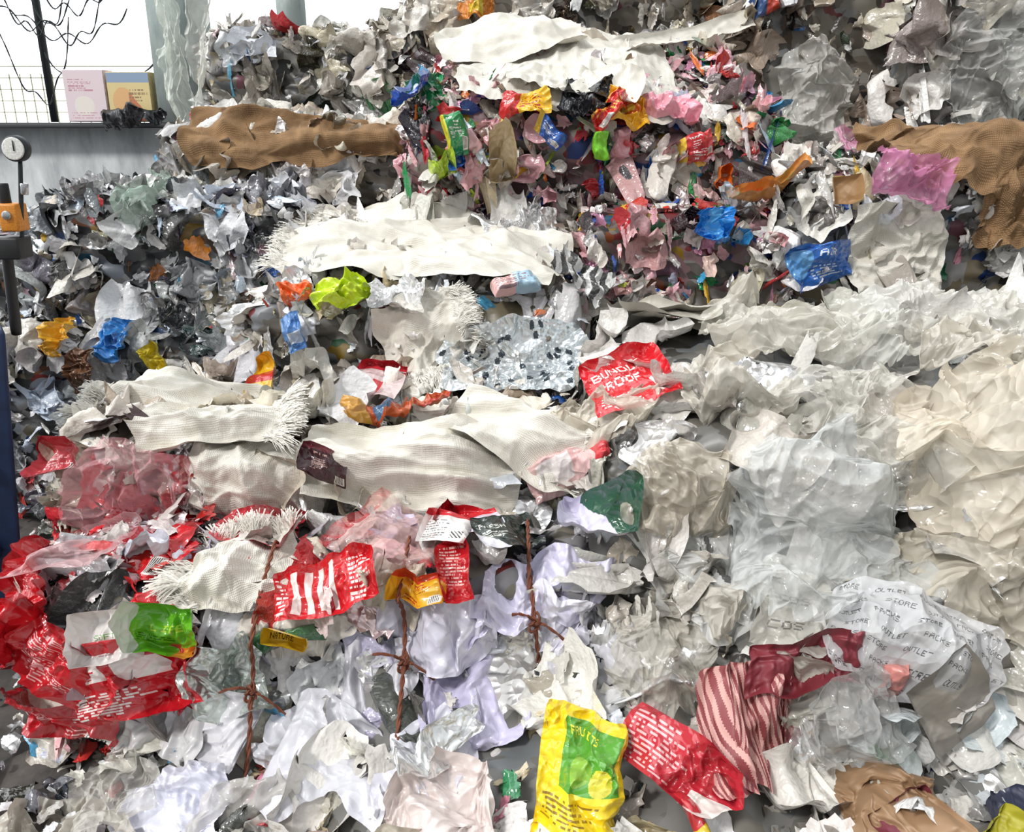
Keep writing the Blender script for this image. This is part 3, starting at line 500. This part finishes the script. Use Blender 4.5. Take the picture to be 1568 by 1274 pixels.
pk(rp_,(-1.38,2.55,.5),(-.1,-.8,.6),.38,.22,-38,'#c51c26',WR(13),116,off=.2,amp=.045)
pk(rp_,(-1.3,2.9,.74),(0,-.85,.5),.18,.26,-14,R,WR(14),117,off=.12)
pk('pink_clear_bag',(-1.42,3.05,.82),(-.1,-.9,.4),.34,.36,-14,'#e6aab0',[('rect',.84,.0,1,1,'#d8404a'),('lines',.3,.1,.7,.3,'#b84850',6)],118,mt=M_CLEAR,off=.14,amp=.05)
pk('pink_clear_bag',(-1.5,2.85,.68),(-.2,-.85,.5),.3,.22,20,'#e8bec0',[('rect',0,0,.1,1,'#d02830')],170,mt=M_CLEAR,off=.2,amp=.05)
pk(rp_,(-1.66,3.2,.86),(-.3,-.8,.5),.2,.15,20,'#bf4a52',WR(15),119,off=.1)
pk(rp_,(-1.5,2.45,.3),(-.2,-.9,.3),.34,.16,-18,'#b01520',WR(16),120,off=.2,amp=.05)
pk(rp_,(-1.12,2.5,.6),(-.1,-.8,.6),.3,.14,-40,R,WR(17),171,off=.14,amp=.045)
pk('lime_green_packet',(-1.07,2.45,.62),(0,-.85,.5),.21,.17,-4,'#66b026',[('text',.3,.5,.7,.62,'#c0e04a','LIFE'),('rect',0,0,.1,1,'#d8d8d0'),('rect',.6,.0,1,.2,'#d89030'),('lines',.15,.2,.55,.42,'#3c7418',4)],121,off=.21,bulge=.04,amp=.04)
pk('white_packet',(-1.27,2.47,.6),(0,-.85,.5),.18,.18,10,'#d8d2cf',[('text',.25,.45,.6,.55,'#5c9a4a','SOFT'),('lines',.2,.15,.7,.35,'#aa8888',4)],122,off=.18,amp=.04)
pk('yellow_packet',(.14,2.05,.46),(0,-.85,.5),.24,.4,-14,'#e6c81c',[('rect',.28,.52,.94,.92,'#52952a'),('text',.36,.82,.75,.87,'#f3df3a','FRUITS'),('disc',.62,.52,.88,.68,'#c8c03a'),('disc',.4,.55,.62,.7,'#84b03a'),('lines',.08,.32,.9,.48,'#8a6c14',6),('rect',.12,.06,.6,.24,'#e0dbcc'),('lines',.15,.08,.57,.22,'#555555',6),('stripes',.66,.08,.9,.2,'#6a5510',5,0)],123,n1=130,off=.23,amp=.05,bulge=.05,fine=.6,edge=.14,lat=.8)
pk(rp_,(.47,2.05,.48),(0,-.8,.6),.34,.17,-36,'#b02632',[('lines',.05,.1,.6,.9,'#d8acac',11),('rect',.72,0,1,.3,'#d8d3cc')],124,off=.15,amp=.045)
pk('yellow_packet',(.56,1.92,.42),(0,-.8,.6),.05,.2,25,'#d2b428',[('rect',0,.5,1,1,'#b62c33')],125,n1=24,off=.15)
pk('striped_shirt',(.68,2.15,.5),(0,-.85,.5),.34,.36,0,'#84383c',[('stripes',0,0,1,1,'#c4968e',20,.25)],126,mt=M_PRINT,n1=200,amp=.07,freq=2.4,aniso=(1.9,.5),round_=.5,edge=.25,off=.14,bulge=.08,lat=1,fine=.5)
pk('red_cloth',(.86,2.25,.6),(0,-.75,.65),.36,.15,8,'#741524',[],127,mt=M_PRINT,amp=.05,freq=3,off=.13,edge=.2)
pk('brown_paper_wad',(1.04,1.98,.5),(0,-.8,.6),.28,.26,-10,'#977757',[],128,mt=M_PRINT,amp=.06,freq=4,off=.14,bulge=.06,edge=.2,fine=.6)
pk('yellow_cloth',(1.27,1.78,.42),(0,-.7,.7),.22,.2,30,'#a09a1c',[],129,mt=M_PRINT,amp=.05,freq=4,off=.15)
pk('navy_cloth',(1.4,1.8,.35),(0,-.8,.6),.3,.3,0,'#2b3048',[],130,mt=M_PRINT,amp=.06,off=.1)
pk('cardboard_flap',(1.32,2.0,.55),(0,-.8,.6),.26,.22,-50,'#8c867e',[],131,mt=M_PRINT,amp=.01,off=.14)
pk('pink_tissue_wad',(1.1,2.15,.58),(0,-.7,.7),.1,.09,0,'#c88078',[],132,amp=.05,off=.14,freq=6)
pk('maroon_cloth',(1.08,2.0,.42),(0,-.8,.6),.2,.1,30,'#6a1a2e',[],133,mt=M_PRINT,amp=.05,off=.12)
pk('clear_bag_wad',(.95,2.05,.5),(0,-.8,.6),.28,.24,20,'#c4c4c2',[],174,mt=M_CLEAR,amp=.06,off=.18,bulge=.06,edge=.3)
pk('blue_packet',(1.53,4.3,1.52),(0,-.95,.3),.32,.22,14,'#2f68b8',[('text',.4,.55,.75,.72,'#e2e6ee','AIR'),('disc',.0,.2,.35,.8,'#6aa6dc'),('lines',.35,.15,.85,.4,'#c8d4e2',5)],134,off=.15,bulge=.04,amp=.035)
pk('blue_wrapper',(1.03,4.42,1.71),(0,-.9,.4),.15,.2,10,'#2280cf',[('rect',.3,.1,.6,.9,'#58a8e0')],135,amp=.06,freq=6,off=.14)
pk('orange_packet',(1.3,4.6,1.86),(0,-.7,.7),.36,.12,4,'#c08240',[('rect',.3,.1,.6,.9,'#d06a2a'),('rect',.7,.2,.9,.8,'#6d8a3c')],136,off=.14)
pk('pink_bag',(1.9,4.35,1.9),(0,-.85,.5),.36,.25,-8,'#da90b8',[],137,mt=M_SHEET,amp=.06,freq=3.4,off=.17,bulge=.06,edge=.3,sharp=1.9,fine=.6)
pk('orange_yellow_packet',(.62,4.95,2.2),(0,-.9,.4),.22,.2,8,'#ebb01f',[('disc',.2,.3,.7,.7,'#dc681f'),('disc',.35,.4,.5,.6,'#f0d04a')],138,amp=.055,freq=5,off=.17,edge=.2)
pk('black_bag',(.4,4.95,2.24),(0,-.9,.4),.26,.3,-20,'#1d1d20',[],139,amp=.055,freq=4,off=.18,edge=.2)
pk(rp_,(.5,4.93,2.18),(0,-.9,.4),.1,.34,-42,'#c4231f',auto('#e8ba3a','#e0982a',20),140,off=.22,amp=.04,freq=5)
pk('lime_green_packet',(.45,4.9,2.06),(0,-.9,.4),.08,.11,0,'#76c821',[],141,off=.17,n1=24,amp=.04)
pk('blue_packet',(-.48,5.0,2.33),(-.3,-.9,.4),.2,.2,20,'#1b4caa',auto('#dfe8f2','#dfe8f2',21),142,off=.18,amp=.04)
pk('green_bag',(-.45,5.05,2.46),(-.2,-.8,.6),.18,.14,0,'#17704a',[],143,amp=.06,freq=5,off=.18,edge=.2)
pk('red_yellow_packet',(.05,4.92,2.2),(0,-.85,.5),.24,.15,0,'#c42626',[('rect',.45,0,1,1,'#e6b828'),('text',.08,.4,.34,.55,Wt,'TOP'),('lines',.5,.2,.9,.8,'#a83820',5)],144,off=.18,amp=.04)
pk('blue_packet',(.22,4.9,2.12),(0,-.9,.4),.16,.1,-30,'#2458a8',auto('#e8e8e8','#d8b030',24),175,off=.17)
pk('red_printed_packet',(.95,4.95,2.1),(0,-.9,.4),.18,.12,15,'#c42a30',auto('#eeeeee','#e8c040',25),176,off=.15)
pk('green_wrapper',(-.3,4.92,2.15),(0,-.9,.4),.12,.18,10,'#1f8a4c',auto('#e8e8e0','#d8d030',26),177,off=.15)
pk('pink_bag',(.85,4.95,2.25),(0,-.85,.5),.3,.18,-8,'#e4a2b0',[],178,amp=.06,freq=4,off=.13,edge=.3)
pk('orange_yellow_packet',(-.25,6.5,2.93),(0,-.9,.4),.26,.13,0,'#cf7f2a',[('rect',.3,.2,.7,.8,'#dfc13a')],145,off=.16,amp=.045)
pk('blue_packet',(1.73,6.4,2.77),(0,-.9,.4),.28,.13,16,'#2a4a7a',[('rect',.7,0,1,1,'#b8402c'),('rect',.0,.6,.4,1,'#6ab0c8')],146,off=.16,amp=.04)
pk('yellow_packet',(-1.2,4.1,1.04),(0,-.95,.3),.13,.28,12,'#dcb026',[('rect',.0,.5,1,.7,'#b83030'),('lines',.1,.1,.9,.4,'#a88418',8)],147,off=.17,n1=50,amp=.02)
pk('blue_wrapper',(-2.2,4.62,1.2),(0,-.95,.3),.18,.24,20,'#2f78bc',[('rect',.3,.3,.6,.6,'#1d5088')],148,amp=.06,freq=5,off=.14,edge=.2)
pk('yellow_wrapper',(-2.5,4.62,1.13),(0,-.95,.3),.15,.2,-15,'#d39e28',[],149,amp=.06,freq=6,off=.14,edge=.2)
pk('yellow_wrapper',(-1.95,4.62,.98),(0,-.95,.3),.12,.16,25,'#d0bc30',[],150,amp=.04,freq=6,off=.14)
pk('brown_wrapper',(-2.35,4.6,.9),(0,-.95,.3),.16,.3,5,'#6f4f3a',[],151,amp=.06,freq=5,off=.12)
pk('lime_green_packet',(-.83,4.2,1.38),(0,-.8,.6),.24,.17,18,'#c6dc2c',[],152,amp=.07,freq=6,off=.16,edge=.25)
pk('orange_wrapper',(-1.07,4.25,1.38),(0,-.8,.6),.15,.12,0,'#e4662a',[],153,amp=.05,freq=6,off=.14,edge=.2)
pk('lime_green_packet',(-.38,4.88,1.98),(0,-.9,.4),.15,.08,5,'#aec83f',[],154,amp=.04,freq=6,off=.14)
pk('beige_packet',(-.05,4.9,1.98),(0,-.9,.4),.13,.2,10,'#c6b08a',[],155,amp=.05,off=.14,edge=.2)
pk('cardboard_sheet_stack',(.9,4.05,1.38),(0,-.45,.9),.75,.38,-4,'#9a958a',[],156,mt=M_PRINT,amp=.015,off=.08,freq=2)
pk('cardboard_sheet_stack',(.85,4.0,1.36),(0,-.5,.85),.65,.28,6,'#7c786f',[],157,mt=M_PRINT,amp=.015,off=.13,freq=2)
pk('cardboard_sheet_stack',(.7,3.85,1.3),(0,-.5,.85),.45,.2,-14,'#a8a397',[],173,mt=M_PRINT,amp=.015,off=.13,freq=2)
pk('maroon_packet',(-.7,3.12,.86),(0,-.8,.6),.18,.12,-14,'#38181f',auto('#b89890','#6a2a34',23),158,off=.18,amp=.03)
pk('orange_packet',(-.5,3.55,1.0),(0,-.6,.8),.46,.12,4,'#b4522a',[('rect',0,0,.25,1,'#c4903a'),('rect',.3,.1,.5,.9,'#4a6a8a'),('rect',.75,.2,1,.8,'#a83224')],159,amp=.05,freq=4,off=.16)
pk('pink_blue_label',(.0,4.2,1.36),(0,-.8,.6),.24,.12,12,'#e0b4b0',[('rect',.5,0,1,1,'#9cbcd0'),('lines',.1,.1,.9,.9,'#8a7076',6)],160,off=.21,amp=.02)
pk('zebra_print_bag',(.35,4.35,1.42),(0,-.8,.6),.32,.24,-30,'#e4e4e2',[('stripes',0,0,1,1,'#4a4a4a',5,.3)],161,off=.17,amp=.05,freq=4,edge=.2)
pk('red_white_wrapper',(-.59,4.05,1.07),(0,-.95,.3),.26,.16,-8,'#d6c2c2',[('rect',0,.7,1,1,'#c0303a'),('rect',.4,.0,.6,.4,'#c0303a')],162,amp=.04,off=.17)
pk('blue_wrapper',(-1.06,4.12,1.2),(0,-.95,.3),.12,.18,15,'#4a7ab4',[('rect',.2,.3,.8,.6,'#c8d2de')],163,off=.14)
pk('cardboard_scrap',(1.6,4.38,1.85),(0,-.9,.4),.13,.13,4,'#9a7549',[],164,mt=M_PRINT,amp=.008,off=.16)
pk('green_wrapper',(-.76,2.42,.58),(0,-.85,.5),.28,.07,12,'#3f7048',[('rect',.3,0,.6,1,'#2c3030')],165,off=.15)
pk('yellow_packet',(-.68,2.44,.55),(0,-.85,.5),.14,.05,-14,'#d6b42c',[('text',.1,.3,.6,.7,'#222222','NATURE')],166,off=.17,amp=.015)
pk('pink_clear_bag',(2.03,5.6,2.14),(0,-.95,.3),.14,.2,10,'#d490ae',[],167,mt=M_SHEET,amp=.05,off=.12,edge=.25)

# ---------------- rope ties
BV=bvh_all(ACC)
M_ROPE=plain('rusty_brown_rope','#7a4530',.85)
def tube(pts,r,tw=10,seg=8,phase=0,rr=.5):
    pts=np.array(pts,float); n=len(pts); tan=nz(np.gradient(pts,axis=0)); ref=np.array([1,.2,.1]); a=nz(np.cross(tan,ref)); b=np.cross(tan,a)
    s=np.concatenate([[0],np.cumsum(np.linalg.norm(np.diff(pts,axis=0),axis=1))]); Vs=[];Fs=[];o=0
    for st in range(2):
        an=s*tw*6.283+st*math.pi+phase; c=pts+(a*np.cos(an)[:,None]+b*np.sin(an)[:,None])*r*rr
        th=np.linspace(0,2*np.pi,seg,endpoint=False)
        v=c[:,None]+(a[:,None]*np.cos(th)[None,:,None]+b[:,None]*np.sin(th)[None,:,None])*r*.62
        idx=np.arange(n*seg).reshape(n,seg); f=np.stack([idx[:-1],np.roll(idx[:-1],-1,1),np.roll(idx[1:],-1,1),idx[1:]],-1).reshape(-1,4)+o
        Vs.append(v.reshape(-1,3));Fs.append(f);o+=n*seg
    return np.concatenate(Vs),np.concatenate(Fs)
def smoothp(pts,n):
    pts=np.array(pts,float); t=np.linspace(0,len(pts)-1,n); i=np.clip(t.astype(int),0,len(pts)-2); f=(t-i)[:,None]; f=f*f*(3-2*f); return pts[i]*(1-f)+pts[i+1]*f
def rope(kx,zt,ytop,yfront,ztop,zbot,tilt_=0,knot=True,seed=0,r=.0075,a0=.3):
    rg=np.random.default_rng(300+seed); path=[]
    for a in np.linspace(0,1,46):
        if a<a0: o=Vector((kx+tilt_*.4,ytop-a/a0*(ytop-yfront-.06),ztop+.5)); d=Vector((0,0,-1))
        else: o=Vector((kx+tilt_*(.7-a),yfront-.3,ztop-(a-a0)/(1-a0)*(ztop-zbot))); d=Vector((0,1,0))
        hit=BV.ray_cast(o,d,1.2)
        if hit[0] is not None: path.append(np.array(hit[0])-np.array(d)*.012)
    path=np.array(path)
    for _ in range(30):
        q=(path[:-2]+path[2:])/2; out=(q-path[1:-1])@np.array([0,-.8,.6]); path[1:-1]=np.where(out[:,None]>0,q,path[1:-1])
    e=new_empty('rope_tie',tuple(path[20])); Vv,Ff=tube(smoothp(path,280),r); make_mesh('rope',Vv,Ff,[M_ROPE],parent=e)
    if not knot: return
    m=np.arange(len(path))>=16; j=np.argmin(np.abs(path[:,2]-zt)+10*(~m)); k0=path[j]+np.array([0,-.01,0])
    for q in range(2):
        an=[-.5,2.7][q]+rg.normal(0,.2); L=rg.uniform(.1,.15); d=np.array([math.cos(an),-.1,math.sin(an)*.7-.1]); c=[k0,k0+d*L*.3+[0,-.015,.015],k0+d*L*.7+[0,-.01,0],k0+d*L+[0,.0,-.025]]
        Vv,Ff=tube(smoothp(c,50),.005); make_mesh('knot_strand',Vv,Ff,[M_ROPE],parent=e)
    th=np.linspace(0,6.283*3.2,120); lo=np.stack([k0[0]+.014*np.cos(th)*(1+.3*np.sin(th*.7)),k0[1]-.008+.01*np.sin(th*1.3),k0[2]-.03+.05*th/20+.016*np.sin(th)],1)
    Vv,Ff=tube(lo,.0055); make_mesh('knot',Vv,Ff,[M_ROPE],parent=e)
rope(-.86,.46,2.8,2.5,.72,.14,.02,seed=0,a0=.15); rope(-.36,.5,2.8,2.5,.74,.22,-.03,seed=1,a0=.15); rope(.08,.6,2.95,2.55,.78,.42,-.05,seed=2)

# ---------------- room
def boxv(c,h): return np.array([[x,y,z] for x in(-1,1) for y in(-1,1) for z in(-1,1)],float)*np.array(h)+np.array(c)
BF=[[0,1,3,2],[4,6,7,5],[0,4,5,1],[2,3,7,6],[0,2,6,4],[1,5,7,3]]
def box(name,c,h,m,parent=None,bev=0):
    ob=make_mesh(name,boxv(c,h),BF,[m],smooth=False,parent=parent)
    if bev: md=ob.modifiers.new('b','BEVEL'); md.width=bev; md.segments=2
    return ob
def conc(name,a,b,sc=3):
    m,nt,p_,o_=mat(name); n_=node(nt,'ShaderNodeTexNoise'); n_.inputs['Scale'].default_value=sc;n_.inputs['Detail'].default_value=9; n_.inputs['Roughness'].default_value=.65
    rp=node(nt,'ShaderNodeValToRGB'); rp.color_ramp.elements[0].position=.35; rp.color_ramp.elements[0].color=(*lin(a),1); rp.color_ramp.elements[1].position=.7; rp.color_ramp.elements[1].color=(*lin(b),1)
    ge=node(nt,'ShaderNodeNewGeometry'); ma=node(nt,'ShaderNodeVectorMath',operation='MULTIPLY'); ma.inputs[1].default_value=(1.6,1,.5); nt.links.new(ge.outputs['Position'],ma.inputs[0]); nt.links.new(ma.outputs[0],n_.inputs['Vector'])
    nt.links.new(n_.outputs['Fac'],rp.inputs[0]); nt.links.new(rp.outputs[0],p_.inputs['Base Color']); p_.inputs['Roughness'].default_value=.9; return m
mc=conc('rough_concrete_wall','#8d9194','#c4c8ca',2.5); mf=conc('dirty_floor','#2b2826','#5b5550',4); md_=plain('dark_metal','#3d4245',.5,.6); mp=conc('painted_column','#9aa9a7','#c6cfcc',5)
box('floor',(0,4,-.1),(9,8,.1),mf)
box('wall_back',(-1,8.8,1.1),(8,.12,1.13),mc)
box('trim_ledge',(-1,8.72,2.25),(8,.22,.025),plain('ledge_dark','#4a4c4e',.8))
box('wall_back_upper',(-1,8.8,5.2),(8,.12,.5),mc)
box('wall_right',(5.4,4,2.6),(.1,5,2.6),mc)
wf=new_empty('window_1',(-4.2,8.8,3.2))
for x_,w_ in ((-4.45,.025),(-5.6,.03),(-6.8,.03)): box('mullion',(x_,8.78,3.5),(w_,.03,1.22),md_,wf)
box('transom',(-5.2,8.78,4.05),(2,.025,.025),md_,wf)
box('column_concrete',(-3.1,8.7,3.5),(.22,.2,1.23),mp)
box('column_steel',(-2.05,8.7,3.5),(.1,.15,1.23),mp)
fe=new_empty('wire_mesh_fence',(-4,10.2,1.5)); mw=plain('yellowed_wire','#d6d3ae',.6)
Vs=[];Fs=[];o=0
for x_ in np.arange(-8,-1,.12): Vs.append(boxv((x_,10.2,1.35),(.005,.005,1.45)));Fs.append(np.array(BF)+o);o+=8
for z_ in np.arange(.0,2.9,.12): Vs.append(boxv((-4.5,10.2,z_),(3.5,.005,.005)));Fs.append(np.array(BF)+o);o+=8
make_mesh('mesh_wires',np.concatenate(Vs),np.concatenate(Fs),[mw],smooth=False,parent=fe)
ew=new_empty('hanging_wires',(-4.5,8.5,3)); rg=np.random.default_rng(4)
for i in range(7):
    x0=rg.uniform(-5.2,-4.3);x1=x0+rg.uniform(.3,1.1);z0=rg.uniform(2.8,3.5);t_=np.linspace(0,1,40)
    pts=np.stack([x0+(x1-x0)*t_,8.55+0*t_,z0-rg.uniform(.2,.7)*4*t_*(1-t_)+.05*np.sin(t_*20+i)],1); Vv,Ff=tube(pts,.007,3); make_mesh('wire',Vv,Ff,[md_],parent=ew)
def pbox(name,c,h,base,els):
    e=new_empty(name,c); box('carton',c,h,plain(name+'_side',base,.6),e,.01)
    a=np.linspace(-1,1,60); S,T=np.meshgrid(a,a,indexing='ij'); V_=np.stack([c[0]+S*h[0]*.98,0*S+c[1]-h[1]-.004,c[2]+T*h[2]*.96],-1).reshape(-1,3)
    Sc=(S[:-1,:-1]+S[1:,1:])/2;Tc=(T[:-1,:-1]+T[1:,1:])/2; C=design((Sc+1)/2,(Tc+1)/2,base,els); make_mesh('printed_face',V_,gridf(60,60),[M_PRINT],fcol=np.concatenate([C,np.zeros((len(C),1))],1),parent=e)
pbox('printed_carton',(-3.98,8.6,2.51),(.19,.11,.23),'#ead8de',[('lines',.1,.6,.8,.85,'#c890a0',6),('disc',.2,.1,.7,.5,'#f0e8e0'),('lines',.1,.05,.9,.2,'#d0a0b0',3)])
pbox('printed_carton',(-3.57,8.6,2.5),(.2,.11,.22),'#e2ce94',[('rect',0,.8,1,1,'#8fa4c0'),('disc',.1,.1,.6,.7,'#e4b47a'),('diag',.5,.0,1,.6,'#d07a54'),('lines',.5,.4,.95,.7,'#9a7a5a',4)])
cover('black_bag',(-3.5,8.35,2.3),(0,-.8,.6),.55,.2,0,M_PACK,200,n1=60,amp=.05,freq=4,base='#25252a',hang=True,bulge=.06)
mb=plain('blue_machine_paint','#1b2c4e',.45,.2); mo=plain('orange_paint','#d98a2a',.45); mk=plain('black_rubber','#1e1f21',.5)
e=new_empty('baling_press',(-2.3,3.3,.8))
Vm=np.array([[-2.6,3.05,.3],[-2.02,3.1,.3],[-2.45,3.7,.3],[-3.0,3.6,.3],[-2.5,3.05,1.5],[-1.88,3.1,1.5],[-2.28,3.7,1.5],[-2.9,3.6,1.5]])
ob=make_mesh('hopper_panel',Vm,[[0,3,2,1],[4,5,6,7],[0,1,5,4],[1,2,6,5],[2,3,7,6],[3,0,4,7]],[mb],smooth=False,parent=e); m_=ob.modifiers.new('b','BEVEL'); m_.width=.02; m_.segments=3
for z_ in (.6,1.0,1.4): box('rib',(-2.29,3.05,z_),(.24,.03,.025),mb,e,.005)
for x_,y_ in ((-2.5,3.15),(-2.2,3.2),(-2.8,3.55),(-2.5,3.6)): box('leg',(x_,y_,.15),(.04,.04,.16),mk,e,.005)
def cyl(name,p0,p1,r,m,parent,n=24):
    p0=np.array(p0,float);p1=np.array(p1,float);d=nz(p1-p0);a=nz(np.cross(d,[.3,.1,1.]));b=np.cross(d,a);th=np.linspace(0,2*np.pi,n,endpoint=False); ring=a*np.cos(th)[:,None]+b*np.sin(th)[:,None]
    prof=[(0,.001),(0,.9),(.08,1),(.92,1),(1,.9),(1,.001)]; V_=np.concatenate([p0+(p1-p0)*t_+ring*r*s for t_,s in prof]); idx=np.arange(len(prof)*n).reshape(len(prof),n)
    f=np.stack([idx[:-1],np.roll(idx[:-1],-1,1),np.roll(idx[1:],-1,1),idx[1:]],-1).reshape(-1,4); return make_mesh(name,V_,f,[m],parent=parent)
g_=new_empty('pressure_gauge',(-1.77,3.2,2.0)); chrome=plain('chrome','#c8cacc',.25,.9); face=plain('gauge_face','#efefea',.5)
cyl('bezel',(-1.77,3.21,2.14),(-1.77,3.17,2.14),.045,md_,g_); cyl('dial',(-1.77,3.172,2.14),(-1.77,3.165,2.14),.039,face,g_); box('needle',(-1.765,3.162,2.15),(.002,.001,.018),mk,g_)
cyl('stem',(-1.77,3.2,2.1),(-1.82,3.2,1.78),.008,md_,g_); cyl('fitting',(-1.77,3.2,2.02),(-1.776,3.2,1.98),.014,chrome,g_)
v_=new_empty('hydraulic_valve',(-1.84,3.2,1.9)); box('valve_block',(-1.83,3.2,1.9),(.035,.04,.05),mo,v_,.008); box('base_block',(-1.85,3.2,1.79),(.045,.05,.04),mk,v_,.008); cyl('pipe',(-1.88,3.2,1.78),(-1.93,3.25,1.45),.02,mk,v_); cyl('bolt',(-1.83,3.17,1.91),(-1.83,3.15,1.91),.016,chrome,v_); cyl('knob',(-1.85,3.2,2.02),(-1.85,3.2,1.94),.02,mk,v_)
rg=np.random.default_rng(9); n_=400; pp=np.stack([rg.uniform(-3.4,-1.2,n_),rg.uniform(1.6,5.0,n_),np.full(n_,.02)],1)
field(heap,0,.012,.06,rg,pal='left',pn=(pp,np.tile([0,0,1.],(n_,1))),name='floor_litter',tilt=.15)

# ---------------- light
w=bpy.data.worlds.new('World'); bpy.context.scene.world=w; w.use_nodes=True; nt=w.node_tree; L=nt.links.new; bg=nt.nodes['Background']
tc=node(nt,'ShaderNodeTexCoord'); sx=node(nt,'ShaderNodeSeparateXYZ'); L(tc.outputs['Generated'],sx.inputs[0])
mr=node(nt,'ShaderNodeMapRange'); mr.inputs['From Min'].default_value=-.5; mr.inputs['From Max'].default_value=1; mr.inputs['To Min'].default_value=.28; mr.inputs['To Max'].default_value=1.0; L(sx.outputs[2],mr.inputs[0])
vm=node(nt,'ShaderNodeVectorMath',operation='DOT_PRODUCT'); vm.inputs[1].default_value=(-.62,.45,.35); L(tc.outputs['Generated'],vm.inputs[0])
m2=node(nt,'ShaderNodeMapRange'); m2.inputs['From Min'].default_value=.3; m2.inputs['From Max'].default_value=.8; m2.inputs['To Min'].default_value=0; m2.inputs['To Max'].default_value=2.3; L(vm.outputs['Value'],m2.inputs[0])
ad=node(nt,'ShaderNodeMath',operation='ADD'); L(mr.outputs[0],ad.inputs[0]); L(m2.outputs[0],ad.inputs[1]); L(ad.outputs[0],bg.inputs[1])
bg.inputs[0].default_value=(.95,.98,1,1)
sl=bpy.data.lights.new('daylight','SUN'); sl.energy=2.2; sl.angle=math.radians(8); sl.color=(1,.975,.94); so=bpy.data.objects.new('daylight',sl); bpy.context.collection.objects.link(so); so.rotation_euler=Euler((math.radians(30),math.radians(-34),0))
cd=bpy.data.cameras.new('camera'); cd.sensor_width=36; cd.lens=29.96; cam=bpy.data.objects.new('camera',cd); bpy.context.collection.objects.link(cam)
cam.location=(0,0,2.2); cam.rotation_euler=(math.radians(90-18.5),0,0); bpy.context.scene.camera=cam
bpy.context.scene.view_settings.view_transform='Standard'
